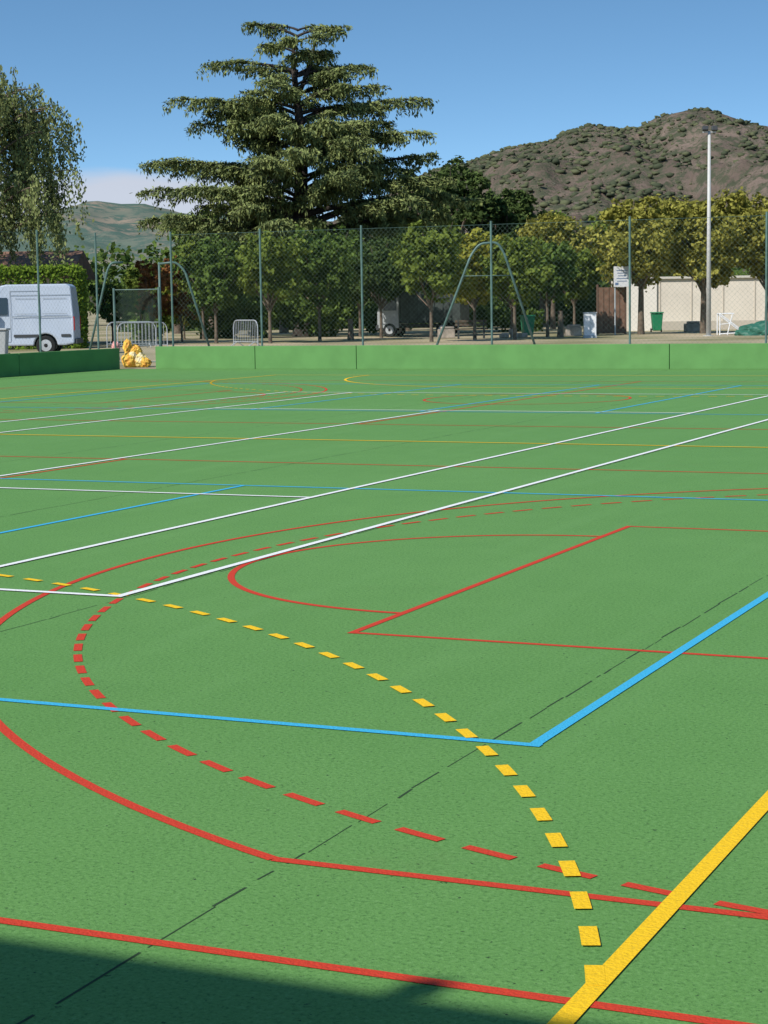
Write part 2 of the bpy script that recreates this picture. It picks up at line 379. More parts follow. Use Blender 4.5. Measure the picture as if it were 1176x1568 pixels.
# --- cedar
def cedar():
    g=np.random.default_rng(21); p=Plant(); H=16.4
    p.wood([(0,0,-.2),(.1,0,3),(-.1,.1,6),(.1,0,9),(.0,.1,12),(-.25,0,14.5),(-.2,0,H-.4)],[.62,.5,.42,.34,.24,.14,.05],9)
    p.wood([(.1,0,4.5),(-.9,.2,6.5),(-1.4,.1,9),(-1.5,.1,11.5)],[.3,.25,.18,.08],7)
    p.wood([(0,0,13),(.7,0,14.6),(1.0,0,15.9)],[.16,.1,.04],6)
    B=[]
    side=[(16.8,-2.7),(16.6,2.4),(15.7,-2.0),(15.3,1.7),(14.8,-5.0),(14.5,3.9),(14.0,2.2),(13.2,-2.9),(12.8,-6.7),(12.6,7.0),(13.4,4.4),(12.2,-4.9),(11.5,4.9),(11.6,-5.6),(10.7,-3.6),
          (10.8,7.1),(9.6,-8.6),(9.8,7.4),(9.0,5.8),(8.0,-8.4),(8.9,-5.0),(8.4,8.0),(7.4,9.6),(6.5,-8.9),(7.2,-5.5),(6.4,8.2),(6.0,-5.0),(6.0,5.0)]
    for n_,(z,l) in enumerate(side):
        az0=(0 if l>0 else math.pi)+g.uniform(-.14,.14)
        B.append((z,az0,abs(l)))
        B.append((z+g.uniform(-.2,.12),az0+(1 if n_%2 else -1)*g.uniform(.25,.55),abs(l)*g.uniform(.6,.92)))
    def rad(z): return float(np.interp(z,[5.8,7.5,9.5,11,12.5,14.0,15.2,16.6],[7.4,7.6,6.8,5.2,5.6,4.0,2.6,2.0]))
    # limbs towards and away from the viewer side, at every height so tiers interlock
    z=6.0
    while z<16.2:
        hf=1 if g.random()<.6 else -1
        az=-math.pi/2*hf+g.uniform(-1.15,1.15)
        B.append((z,az,rad(z)*g.uniform(.38,.95))); z+=g.uniform(.10,.19) if z<13.5 else g.uniform(.14,.30)
    P=[];D=[];N=[];Ls=[];Ws=[]
    for z,az,L in B:
        e=np.array([math.cos(az),math.sin(az),0]); q=np.array([-e[1],e[0],0])
        bend=g.uniform(-.14,.14); rs=g.uniform(.18,.42)
        def path(u):
            u=np.asarray(u,float)
            zz=z-(rs-.09)*L+rs*L*u**.8-.10*L*u**3.2
            return np.outer(u*L,e)+np.outer(bend*L*u*u,q)+np.stack([0*u,0*u,zz],-1)
        us=np.linspace(0,1,8); wp=path(us)
        p.wood(wp,np.interp(us,[0,1],[.045+.015*L,.015]),5)
        nb=int(4+L*2.4)
        for i in range(nb):
            u=.28+.72*((i+.5)/nb)**.85+g.uniform(-.02,.02); u=min(u,1)
            if g.random()<.08: continue
            s_=1 if i%2 else -1
            base=path([u])[0]
            ln=(.40+.26*L*(1-u)**.6)*g.uniform(.5,1.35); ln=min(ln,1.9)
            dd=e*g.uniform(.5,1.0)+q*s_*g.uniform(.4,1.0); dd/=np.linalg.norm(dd)
            lift=g.uniform(-.08,.42)
            k=max(3,int(ln/.15))
            v=np.linspace(.05,1,k)
            pts=base+np.dot(v[:,None]*ln,dd[None,:])+np.stack([0*v,0*v,lift*ln*v-.45*ln*v**2.2],-1)
            p.wood(pts[[0,k//2,-1]],[.025,.015,.006],4)
            m=13
            c_=np.repeat(pts,m,0); n=len(c_)
            off=g.normal(size=(n,3))*np.array([.13,.13,.05])
            hang=g.random(n)<.34
            off[:,2]-=np.where(hang,g.uniform(.04,.42,n),0)
            c_=c_+off
            di=dd*1.0+g.normal(size=(n,3))*.55; di[:,2]-=.2; di[hang]=g.normal(size=(hang.sum(),3))*.4+np.array([0,0,-1])
            no=g.normal(size=(n,3))*.40+np.array([-.35,-.35,1.0]); no[hang]=g.normal(size=(hang.sum(),3))
            P.append(c_);D.append(di);N.append(no);Ls.append(g.uniform(.18,.36,n));Ws.append(g.uniform(.06,.12,n))
    p.leaves(np.concatenate(P),np.concatenate(D),np.concatenate(N),np.concatenate(Ls),np.concatenate(Ws))
    return p.obj('cedar_tree',[M_barkdark,LC],(-4.3,105,0))
cedar()

# --- weeping birch
def birch():
    g=np.random.default_rng(5); p=Plant()
    p.wood([(0,0,-.1),(.1,0,3),(-.05,0,6),(.1,0,9),(-.3,0,11.4)],[.26,.22,.17,.10,.03],8)
    P=[];D=[];N=[]
    for i in range(44):
        az=i*2.4+g.uniform(-.3,.3); z0=g.uniform(3.6,10.1); L=(1.2+3.1*math.sin(min(1,(11.6-z0)/4.8)*1.57))*g.uniform(.55,1.12)
        e=np.array([math.cos(az),math.sin(az),0]); u=np.linspace(0,1,8)
        pts=np.array([0,0,z0])+np.outer(u*L,e)+np.stack([0*u,0*u,(1.9*u-.95*u*u)*min(2.2,12.2-z0)*.8],-1)
        p.wood(pts,np.interp(u,[0,1],[.07,.02]),5)
        for j_ in range(20):
            uu=g.uniform(.25,1.05); b=np.array([np.interp(uu,u,pts[:,k]) for k in range(3)])+g.normal(size=3)*.30
            ln=g.uniform(.5,2.6)*(.6+.5*uu); ln=min(ln,b[2]-3.0)
            if ln<.4: continue
            k=int(ln/.08); v=np.linspace(0,1,k)
            sw=g.normal(size=2)*.15
            st=b+np.stack([e[0]*.3*np.sqrt(v)+sw[0]*v,e[1]*.3*np.sqrt(v)+sw[1]*v,-ln*v],-1)
            p.wood(st[[0,k//2,-1]],[.012,.008,.003],3)
            c_=np.repeat(st,3,0)+g.normal(size=(3*k,3))*np.array([.10,.10,.05])
            P.append(c_); D.append(g.normal(size=(3*k,3))*.5+np.array([0,0,-1])); N.append(g.normal(size=(3*k,3))*.8+np.array([-.4,-.6,.4]))
    P=np.concatenate(P);D=np.concatenate(D);N=np.concatenate(N); n=len(P)
    L=g.uniform(.12,.22,n); p.leaves(P,D,N,L,L*.55)
    return p.obj('weeping_birch_tree',[M_bark,LB],(-17.4,85,0))
birch()

row=[
(-7.6,88,4.8,2.0,LG),(-5.0,86,5.2,2.1,LM),(-2.9,90,5.3,2.2,LG),(.0,96,4.8,2.0,LD),(2.2,84,5.3,1.9,LM),(4.3,88,5.0,1.9,LY),(6.0,86,4.5,1.7,LM),(8.0,92,4.6,1.9,LG),(9.9,98,4.2,1.7,LM),(-1.1,100,5.2,2.2,LD),(3.3,99,5.3,2.3,LG),(-9.2,99,4.9,1.9,LM),(6.9,101,5.0,2.1,LG)]
for i,(x,y,h,r,l) in enumerate(row):
    broadleaf('small_acacia_tree',x,y,h,r,1.6,.075,l,nl=8500,ls=.19,seed=20+i,lobes=15,lobe_r=.40)
for i,(x,y,h,r,l) in enumerate([(4.4,124,11.2,4.2,LD),(8.2,126,9.5,3.6,LD),(11.0,130,7.6,3.0,LG),(1.6,120,7.2,3.2,LD),(-9.9,112,7.0,3.2,LG),(-6.0,118,7.6,3.8,LD),(-13.0,122,4.6,2.4,LG)]):
    broadleaf('oak_tree',x,y,h,r,2.2,.25,l,nl=13000,ls=.28,seed=50+i,lobes=20,lobe_r=.34)
for i,(x,y,h,r,l) in enumerate([(12.9,95,6.9,2.6,LO),(16.0,95,7.1,2.7,LO),(19.2,95,6.9,2.7,LO),(22.4,95,6.8,2.7,LO),(10.6,118,7.2,2.9,LO),(18.5,116,7.6,3.2,LO),(14.6,117,7.2,2.9,LM)]):
    broadleaf('lime_tree',x,y,h,r,2.4,.15,l,nl=12500,ls=.20,seed=80+i,lobes=20,lobe_r=.38)
for i,(x,y,h,r,l) in enumerate([(-10.8,90,4.2,1.0,LR),(-9.7,93,4.4,1.2,LR),(-12.0,96,3.7,1.3,LM),(-13.2,94,3.0,1.3,LG),(-10.3,100,3.4,1.5,LY)]):
    broadleaf('autumn_shrub',x,y,h,r,.8,.05,l,nl=3500,ls=.15,seed=110+i,lobes=10)

def mass(name,cl,leaf,nl,ls,seed):
    g=np.random.default_rng(seed); p=Plant(); P=[]
    w=np.array([c_[3]**2 for c_ in cl]); w=w/w.sum()
    for (x,y,z,r),ww in zip(cl,w):
        n=int(nl*ww)+5; k=max(8,n//22)
        d=g.normal(size=(k,3)); d/=np.linalg.norm(d,axis=1)[:,None]
        tw=np.array([x,y,z])+d*r*(g.random((k,1))**.4)
        P.append(tw[g.integers(0,k,n)]+g.normal(size=(n,3))*r*.13)
    P=np.concatenate(P); P[:,2]=np.maximum(P[:,2],.05); n=len(P)
    N=g.normal(size=(n,3))+np.array([-.2,-.4,.7]); D=np.cross(N,g.normal(size=(n,3))); L=ls*g.uniform(.7,1.4,n)
    p.leaves(P,D,N,L,L*.7,m=0)
    return p.obj(name,[leaf],(0,0,0))
g_=random.Random(7)
cl=[]
for i in range(70):
    x=-17+i*.55; cl.append((x,136+g_.uniform(-3,3),g_.uniform(.4,1.6),g_.uniform(1.3,2.2)))
    cl.append((x,139+g_.uniform(-3,3),g_.uniform(2.4,3.8),g_.uniform(1.3,2.0)))
mass('background_shrubbery',cl,LD,60000,.36,3)
cl=[]
for i in range(46):
    x=-12.5+i*.47
    if g_.random()<.22: continue
    cl.append((x,101.5+g_.uniform(-1.5,1.5) if x<-1 else 109+g_.uniform(-2,2),g_.uniform(.5,2.1),g_.uniform(.6,1.15)))
mass('understorey_shrubs',cl,LG,22000,.24,6)
cl=[]
for i in range(90):
    x=-70+i*1.6; cl.append((x,190+g_.uniform(-8,8),g_.uniform(1,5.0),g_.uniform(2.2,3.6)))
mass('distant_trees',cl,LG,36000,.6,4)

def hedge(name,x0,x1,y,dy,h,leaf,n,ls,seed):
    g=np.random.default_rng(seed); p=Plant()
    P=[]
    k=int(n*.45); P.append(np.stack([g.uniform(x0,x1,k),np.full(k,y)+g.normal(0,.07,k),g.uniform(0,h,k)],-1))
    k=int(n*.35); P.append(np.stack([g.uniform(x0,x1,k),g.uniform(y,y+dy,k),h+g.normal(0,.07,k)],-1))
    k=int(n*.20); P.append(np.stack([x1+g.normal(0,.07,k),g.uniform(y,y+dy,k),g.uniform(0,h,k)],-1))
    P=np.concatenate(P); m=len(P); N=g.normal(size=(m,3))+np.array([0,-.4,.8]); D=np.cross(N,g.normal(size=(m,3))); L=ls*g.uniform(.7,1.4,m)
    p.leaves(P,D,N,L,L*.7,m=0)
    return p.obj(name,[leaf],(0,0,0))
hedge('clipped_hedge',-22,-12.8,81,1.6,3.35,leafmat('hedge_leaf',(.05,.10,.015),(.22,.32,.04)),26000,.16,9)

# ------------------------------------------------------------ mountains
def mountain(name,ridge_px,Y0,Yr,Y1,x0,x1,nx,ny,mat_,amp,seed):
    xs=[(p[0]-588)/2916*Yr for p in ridge_px]; zs=[1.69+((466-.0149*(p[0]-588))-p[1])/2916*Yr*.985 for p in ridge_px]
    V=[];F=[]
    def hgt(x,y):
        rz=float(np.interp(x,xs,zs))
        if y<=Yr: u=(y-Y0)/(Yr-Y0); pr=u**1.15
        else: u=1-(y-Yr)/(Y1-Yr); pr=max(0,u)
        n1=noise.ridged_multi_fractal(Vector((x/170+seed+y/700,y/420,seed)),1.0,2.1,6,1.0,2.0)-1.1
        n2=noise.fractal(Vector((x/30,y/30,seed+3)),.7,2.1,5)
        w_=math.sin(math.pi*min(1,max(0,u)))**.6
        return rz*pr+amp*w_*n1+n2*amp*.20*(.35+w_)*min(1,u*4)
    for j_ in range(ny):
        y=Y0+(Y1-Y0)*j_/(ny-1)
        for i in range(nx):
            x=x0+(x1-x0)*i/(nx-1); z=hgt(x,y)
            V.append((x,y,z if j_ not in(0,ny-1) else -5))
    for j_ in range(ny-1):
        for i in range(nx-1): F.append((j_*nx+i,j_*nx+i+1,(j_+1)*nx+i+1,(j_+1)*nx+i))
    quad_mesh(name,V,F,np.zeros(len(F),int),[mat_],smooth_idx=0)
    return hgt
def hill_mat(name,a,b,c_,s1=.012,s2=.09,p0=.46,p1=.56,bump=0,rock=None):  # hill colours are softened to paint in distance haze
    m=bpy.data.materials.new(name); m.use_nodes=True; nt=m.node_tree; bs=nt.nodes['Principled BSDF']; L=nt.links.new
    bs.inputs['Roughness'].default_value=1; bs.inputs['Specular IOR Level'].default_value=0
    tc=nt.nodes.new('ShaderNodeTexCoord')
    def NZ(s,d,r):
        n=nt.nodes.new('ShaderNodeTexNoise'); n.inputs['Scale'].default_value=s; n.inputs['Detail'].default_value=d; n.inputs['Roughness'].default_value=r
        L(tc.outputs['Object'],n.inputs['Vector']); return n
    n1=NZ(s1,8,.65); n2=NZ(s2,8,.75)
    r1=nt.nodes.new('ShaderNodeValToRGB'); r1.color_ramp.elements[0].position=.42; r1.color_ramp.elements[1].position=.6
    r1.color_ramp.elements[0].color=(*a,1); r1.color_ramp.elements[1].color=(*b,1); L(n1.outputs['Fac'],r1.inputs['Fac'])
    r2=nt.nodes.new('ShaderNodeValToRGB'); r2.color_ramp.elements[0].position=p0; r2.color_ramp.elements[1].position=p1; L(n2.outputs['Fac'],r2.inputs['Fac'])
    mx=nt.nodes.new('ShaderNodeMixRGB'); mx.inputs[2].default_value=(*c_,1); L(r2.outputs['Color'],mx.inputs[0]); L(r1.outputs['Color'],mx.inputs[1])
    o=mx.outputs[0]
    if rock:
        n3=NZ(.05,9,.8); r3=nt.nodes.new('ShaderNodeValToRGB'); r3.color_ramp.elements[0].position=.60; r3.color_ramp.elements[1].position=.68; L(n3.outputs['Fac'],r3.inputs['Fac'])
        m3=nt.nodes.new('ShaderNodeMixRGB'); m3.inputs[2].default_value=(*rock,1); L(r3.outputs['Color'],m3.inputs[0]); L(o,m3.inputs[1]); o=m3.outputs[0]
    L(o,bs.inputs['Base Color'])
    if bump:
        bp=nt.nodes.new('ShaderNodeBump'); bp.inputs['Strength'].default_value=1; bp.inputs['Distance'].default_value=bump
        L(n2.outputs['Fac'],bp.inputs['Height']); L(bp.outputs['Normal'],bs.inputs['Normal'])
    return m
ridge=[(0,460),(300,440),(420,400),(520,350),(600,300),(650,275),(700,260),(730,250),(760,236),(800,226),(845,218),(865,206),(880,201),(905,195),(930,199),(955,204),(985,197),(1005,183),(1030,174),(1055,168),(1085,169),(1120,177),(1140,187),(1176,194),(1240,215),(1350,250),(1500,330),(1700,400)]
hg=mountain('rocky_hill',ridge,650,1400,2200,-300,620,280,190,hill_mat('hill_scrub',(.165,.128,.105),(.245,.19,.155),(.095,.105,.068),.02,.13,.44,.56,4,rock=(.30,.26,.23)),27,1.7)
def shrubs(name,hg,n,x0,x1,y0,y1,mat_,s0,s1,seed,thr):
    g=np.random.default_rng(seed)
    ph=(1+5**.5)/2
    ico=np.array([(-1,ph,0),(1,ph,0),(-1,-ph,0),(1,-ph,0),(0,-1,ph),(0,1,ph),(0,-1,-ph),(0,1,-ph),(ph,0,-1),(ph,0,1),(-ph,0,-1),(-ph,0,1)])/1.9
    fa=np.array([(0,11,5),(0,5,1),(0,1,7),(0,7,10),(0,10,11),(1,5,9),(5,11,4),(11,10,2),(10,7,6),(7,1,8),(3,9,4),(3,4,2),(3,2,6),(3,6,8),(3,8,9),(4,9,5),(2,4,11),(6,2,10),(8,6,7),(9,8,1)])
    V=[];F=[];c_=0
    while c_<n:
        x=g.uniform(x0,x1); y=g.uniform(y0,y1)
        if noise.fractal(Vector((x/45,y/90,5.5)),.8,2,5)*1.2+g.uniform(-.6,.6)<thr: continue
        s_=s0+(s1-s0)*g.random()**2.2; z=hg(x,y)
        V.append(ico*s_*g.uniform(.45,1.4,(12,3))*np.array([1.15,1.1,.7])+np.array([x,y,z+s_*.1])); F.append(fa+12*c_); c_+=1
    return quad_mesh(name,np.concatenate(V),np.concatenate(F),np.zeros(n*20,int),[mat_])
shrubs('hillside_scrub',hg,21000,-120,560,740,1430,leafmat('scrub_leaf',(.045,.058,.038),(.115,.125,.068),trans=0,scale=.02),.5,3.0,3,.06)
ridge2=[(-600,380),(-200,340),(0,332),(100,330),(125,318),(145,308),(175,308),(200,312),(235,312),(270,322),(330,330),(420,318),(450,322),(520,340),(700,360),(900,380),(1300,390)]
mountain('distant_hill',ridge2,1500,2900,4200,-1600,1200,160,60,hill_mat('far_hill',(.12,.165,.13),(.33,.25,.19),(.085,.135,.11),.005,.02,.42,.54),20,8.2)

# ------------------------------------------------------------ vehicles
def wheel(parent,name,x,y,r=.36,wd=.22):
    m=MB(); n=24
    m.tube([(x,y-wd/2,r),(x,y-wd/2+.03,r),(x,y+wd/2-.03,r),(x,y+wd/2,r)],[r-.03,r,r,r-.03],n,0)
    m.tube([(x,y-wd/2-.012,r),(x,y-wd/2+.0,r)],[r*.58,r*.6],n,1)
    m.tube([(x,y+wd/2-.0,r),(x,y+wd/2+.012,r)],[r*.6,r*.58],n,1)
    m.tube([(x,y-wd/2-.03,r),(x,y-wd/2-.012,r)],[r*.15,r*.2],12,0)
    return m.obj(name,[M_black,M_grey],parent)
def arch(cx,r,z0,n=10):
    return [(cx+r*math.cos(math.pi*k/n),max(z0,.36+r*math.sin(math.pi*k/n))) for k in range(n+1)]
def van(name,loc,rz,paint_,L=4.75):
    e=empty(name,loc,rz)
    prof=[(0,.45),(-.02,.75),(.08,1.0),(.35,1.18),(.98,1.38),(1.25,1.8),(1.55,2.25),(1.85,2.5),(2.3,2.6),(L-.25,2.6),(L-.10,2.5),(L,1.3),(L,.42)]
    bottom=[(L-.35,.36)]+arch(L-1.05,.43,.36)+arch(.95,.43,.36)+[(.25,.36)]
    pr=prof+bottom
    def hw(z): return .97-.13*max(0,(z-1.25)/1.35)**1.3
    m=MB(); n=len(pr)
    vs=[(x,-hw(z),z) for x,z in pr]+[(x,hw(z),z) for x,z in pr]
    fs=[tuple(range(n)),tuple(range(2*n-1,n-1,-1))]+[(i,i+n,(i+1)%n+n,(i+1)%n) for i in range(n)]
    m.add(vs,[f_[::-1] for f_ in fs]); m.obj('body',[paint_],e,bevel=.05)
    def side(poly,off,mm,name):
        q=MB()
        for sg in(-1,1):
            k=len(poly); q.add([(x,sg*(hw(z)+off),z) for x,z in poly],[tuple(range(k)) if sg<0 else tuple(range(k))[::-1]])
        return q.obj(name,[mm],e)
    side([(1.42,1.50),(2.34,1.50),(2.34,2.12),(1.80,2.12)],.008,M_glass,'door_window')
    q=MB(); q.add([(1.00,-.80,1.46),(1.00,.80,1.46),(1.53,.74,2.23),(1.53,-.74,2.23)],[(0,3,2,1)])
    q.obj('windscreen',[M_glass],e)
    seams=MB()
    for sg in(-1,1):
        def st(x0,z0,x1,z1,w_=.018):
            dx,dz=x1-x0,z1-z0; l=math.hypot(dx,dz); nx,nz=-dz/l*w_/2,dx/l*w_/2
            k=max(1,int(l/.2))
            for i in range(k):
                a=(x0+dx*i/k,z0+dz*i/k); b_=(x0+dx*(i+1)/k,z0+dz*(i+1)/k)
                P=[(a[0]+nx,a[1]+nz),(b_[0]+nx,b_[1]+nz),(b_[0]-nx,b_[1]-nz),(a[0]-nx,a[1]-nz)]
                seams.add([(x,sg*(hw(z)+.006),z) for x,z in P],[(0,1,2,3)])
        st(2.44,.5,2.44,2.35); st(1.30,.55,1.38,1.5); st(3.5,.6,3.5,2.35); st(2.44,2.35,3.5,2.35); st(2.5,1.42,L-.1,1.42,.03); st(2.45,2.2,L-.12,2.2,.02); st(1.4,.5,2.44,.5)
        st(2.62,1.52,3.38,1.52,.015); st(2.62,2.08,3.38,2.08,.015); st(3.62,1.52,4.5,1.52,.015); st(3.62,2.08,4.5,2.08,.015)
    seams.obj('panel_seams',[mat('van_seam',(.20,.24,.28),.6)],e)
    tr=MB()
    for sg in(-1,1):
        tr.box((3.0,sg*(.985),.72),(.9,.02,.10)); tr.box((L-.3,sg*.985,.72),(.35,.02,.10)); tr.box((1.75,sg*.985,.72),(.7,.02,.1))
    tr.box((L+.04,0,.5),(.12,1.8,.18)); tr.box((-.05,0,.5),(.16,1.85,.28))
    for sg in(-1,1):
        tr.box((1.85,sg*1.14,1.42),(.16,.16,.38)); tr.box((1.85,sg*1.04,1.4),(.05,.16,.05))
    tr.obj('trim_and_mirrors',[mat('grey_plastic',(.05,.055,.06),.6)],e,bevel=.015)
    tl=MB()
    for sg in(-1,1): tl.box((L-.015,sg*.90,1.15),(.07,.10,.5))
    tl.obj('tail_lights',[mat('tail_lamp_red',(.4,.02,.015),.25)],e)
    hl=MB()
    for sg in(-1,1): hl.box((.12,sg*.72,.92),(.28,.34,.2))
    hl.obj('headlights',[M_grey],e,bevel=.03)
    un=MB(); un.box((L/2,0,.55),(L-.5,1.5,.4)); un.obj('underbody',[M_black],e)
    for i,x in enumerate((.95,L-1.05)):
        for k,sg in enumerate((-1,1)): wheel(e,f'wheel_{i*2+k+1}',x,sg*.84)
    return e
M_van=mat('van_paint_silver_white',(.42,.48,.57),.3,.5,var=.04,scale=1)
van('parked_van',(-16.05,71,0),R(2),M_van)

def truck(name,loc,rz):
    e=empty(name,loc,rz)
    body=MB()
    pr=[(0,.5),(0,1.25),(.25,2.15),(.5,2.3),(1.05,2.3),(1.05,.5)]
    n=6; vs=[(x,-.92,z) for x,z in pr]+[(x,.92,z) for x,z in pr]
    body.add(vs,[tuple(range(n))[::-1],tuple(range(n,2*n))]+[((i+1)%n,(i+1)%n+n,i+n,i)[::-1] for i in range(n)],0)
    body.obj('cab',[mat('truck_cab_grey',(.34,.37,.38),.4,.4,var=.1)],e,bevel=.04)
    c2=MB(); c2.box((2.75,0,1.75),(3.2,2.0,2.1))
    for i in range(8): c2.box((1.2+i*.45,-1.02,1.75),(.05,.04,2.06))
    c2.box((2.75,-1.02,2.77),(3.22,.05,.06)); c2.box((2.75,-1.02,.73),(3.22,.05,.06))
    c2.obj('cargo_box',[mat('dark_tarpaulin',(.03,.038,.036),.6,var=.3,scale=3)],e,bevel=.02)
    w_=MB(); w_.add([(.02,-.8,1.36),(.02,.8,1.36),(.205,.74,2.09),(.205,-.74,2.09)],[(0,3,2,1)])
    w_.add([(.28,-.93,1.35),(.98,-.93,1.35),(.98,-.93,2.1),(.42,-.93,2.1)],[(0,1,2,3)]); w_.add([(.28,.93,1.35),(.98,.93,1.35),(.98,.93,2.1),(.42,.93,2.1)],[(3,2,1,0)])
    w_.obj('windows',[M_glass],e)
    ch=MB(); ch.box((2.3,0,.55),(4.2,.8,.18)); ch.box((-.05,0,.5),(.14,1.85,.25)); ch.obj('chassis_and_bumper',[M_dark],e)
    for i,x in enumerate((.6,3.4)):
        for k,sg in enumerate((-1,1)): wheel(e,f'wheel_{i*2+k+1}',x,sg*.82)
truck('parked_truck',(.1,99,0),R(-16))

# ------------------------------------------------------------ buildings
M_rend=mat('cream_render',(.70,.64,.55),.9,.1,var=.06,scale=.8,bump=.2)
M_tile=mat('roof_tile_brown',(.20,.115,.08),.85,.1,var=.25,scale=3)
e=empty('low_house',(-19.5,92,0))
m=MB(); m.box((0,0,1.6),(9.6,6,3.2)); m.obj('walls',[M_rend],e)
m=MB(); m.add([(-5.3,-3.7,3.25),(5.3,-3.7,3.25),(5.3,0,4.45),(-5.3,0,4.45),(-5.3,3.7,3.25),(5.3,3.7,3.25),(-5.3,-3.7,3.1),(5.3,-3.7,3.1),(5.3,3.7,3.1),(-5.3,3.7,3.1)],
 [(0,1,2,3),(3,2,5,4),(6,7,1,0),(8,9,4,5),(7,8,5,2,1),(9,6,0,3,4),(9,8,7,6)]); m.obj('roof',[M_tile],e)
m=MB()
for x in(-3,0,3): m.box((x,-3.03,1.7),(1.1,.06,1.2))
m.obj('windows',[M_glass],e)
m=MB(); m.box((4.0,-3.03,1.05),(.95,.06,2.1)); m.obj('door',[M_dark],e)
e=empty('cream_building',(13.7,106,0))
m=MB(); m.box((7,4,1.42),(14,8,2.84)); m.obj('walls',[M_rend],e)
m=MB(); m.add([(-.01,-.12,0),(1.55,-.12,0),(1.55,-.12,2.95),(.25,-.12,4.15),(-.01,-.12,4.15),(-.01,.1,0),(1.55,.1,0),(1.55,.1,2.95),(.25,.1,4.15),(-.01,.1,4.15)],
 [(0,1,2,3,4),(9,8,7,6,5),(0,4,9,5),(4,3,8,9),(3,2,7,8),(2,1,6,7)]); m.obj('gable_parapet',[mat('white_render',(.76,.72,.65),.9)],e)
m=MB(); m.box((7.8,4,2.9),(12.6,8.3,.12)); m.obj('roof_slab',[mat('pale_coping',(.6,.57,.5),.8)],e)
m=MB()
for i in range(1,8): m.box((i*1.75,-.015,1.42),(.05,.03,2.82))
m.box((7.5,-.02,.25),(12,.035,.5)); m.obj('wall_joints_and_plinth',[mat('render_joint',(.50,.45,.38),.9)],e)
# clubhouse behind the photographer - its roof edge shades the near corner of the court
SUN_EL=R(42); to=Vector((-.70,-.714,0)).normalized()*math.cos(SUN_EL); to.z=math.sin(SUN_EL)
Hh=5.5
st_t=(to.x*sa+to.y*ca)/to.z; st_s=(to.x*ca-to.y*sa)/to.z
et=4.13+st_t*Hh
e=empty('clubhouse',(0,0,0),RZ)
m=MB(); m.box((2,et-6.2,2.6),(34,10,5.2)); m.obj('walls',[M_rend],e)
m=MB(); m.box((2,et-6,Hh-.12),(36,12,.24)); m.obj('roof',[mat('roof_fascia',(.3,.3,.3),.7)],e)
m=MB()
for i in range(8): m.box((-12+i*4,et-1.18,1.7),(1.8,.06,1.3))
m.obj('windows',[M_glass],e)
bs=-1.84+st_s*Hh
m=MB(); m.tube([(bs,et-.05,Hh),(bs,et-.05,Hh+.07)],.03,8); m.tube([(bs-.05,et-.05,Hh+.08),(bs,et-.05,Hh+.11),(bs+.05,et-.05,Hh+.14)],[.035,.06,.045],12); m.obj('roof_spot_bracket',[M_dark],e)

# ------------------------------------------------------------ street furniture
e=empty('floodlight_mast',(kx(1087,88),88,0))
m=MB(); m.tube([(0,0,0),(0,0,9.3)],[.12,.065],14); m.tube([(0,0,.0),(0,0,.03)],.25,12); m.obj('mast',[mat('mast_pale_grey',(.50,.50,.48),.5,var=.05)],e,smooth=True)
m=MB(); m.box((0,0,9.25),(.6,.06,.06)); m.box((0,0,8.95),(.10,.10,.5)); m.obj('crossarm',[M_grey],e)
m=MB()
for x,t in((-.2,-35),(.22,-20)): m.box((x,-.12,9.40),(.26,.14,.22),tilt=('X',R(t)))
m.obj('lamp_heads',[M_dark],e,bevel=.02)
e=empty('notice_board_sign',(11.85,94,0))
m=MB(); m.tube([(-.36,0,0),(-.36,0,3.3)],.035,8); m.tube([(.36,0,0),(.36,0,3.3)],.035,8); m.obj('posts',[M_grey],e)
m=MB(); m.box((0,-.06,2.85),(.86,.04,1.0)); m.obj('board',[mat('sign_white',(.6,.61,.62),.5)],e,bevel=.01)
m=MB()
for i in range(5): m.box((-.02,-.084,3.15-.13*i),(.55-.07*(i%3),.005,.035))
m.box((-.28,-.084,2.5),(.16,.005,.12)); m.obj('printing',[mat('sign_print_blue',(.10,.16,.28),.6)],e)
e=empty('rust_brown_screen',(11.55,96,0))
m=MB(); m.box((0,0,1.2),(1.3,.1,2.3)); m.obj('panel',[mat('rust_steel',(.17,.10,.07),.85,var=.25,scale=4)],e)
m=MB()
for x in(-.7,.7): m.box((x,0,1.25),(.1,.14,2.5))
for x in(-.4,-.13,.13,.4): m.box((x,-.06,1.2),(.02,.03,2.28))
m.obj('frame',[mat('rust_dark',(.12,.075,.055),.85)],e)
e=empty('electrical_cabinet',(kx(906,88),88,0))
m=MB(); m.box((0,0,.62),(.56,.35,1.0)); m.obj('housing',[M_white],e,bevel=.015)
m=MB(); m.box((0,0,.06),(.6,.38,.12)); m.box((0,-.18,.62),(.012,.012,.92)); m.box((.07,-.185,.65),(.03,.02,.1)); m.box((0,0,1.15),(.62,.4,.05)); m.obj('plinth_and_door',[M_grey],e)
def bin_(x,y,rz=0,cm=None,name='green_waste_bin'):
    e=empty(name,(x,y,0),rz)
    m=MB(); m.add([(-.22,-.25,.08),(.22,-.25,.08),(.22,.22,.08),(-.22,.22,.08),(-.29,-.33,.98),(.29,-.33,.98),(.29,.3,.98),(-.29,.3,.98)],[(3,2,1,0),(4,5,6,7),(0,1,5,4),(1,2,6,5),(2,3,7,6),(3,0,4,7)])
    m.obj('tub',[cm],e,bevel=.03)
    m=MB(); m.box((0,-.02,1.02),(.64,.72,.07)); m.box((0,.36,1.0),(.5,.06,.04)); m.obj('lid',[cm],e,bevel=.02)
    m=MB()
    for sg in(-1,1): m.tube([(sg*.27-.03,.22,.1),(sg*.27+.03,.22,.1)],.1,14)
    m.obj('wheels',[M_black],e)
M_bin=mat('bin_green',(.02,.22,.10),.45)
bin_(kx(811,92),92,.2,M_bin); bin_(kx(1008,101),101,0,M_bin)
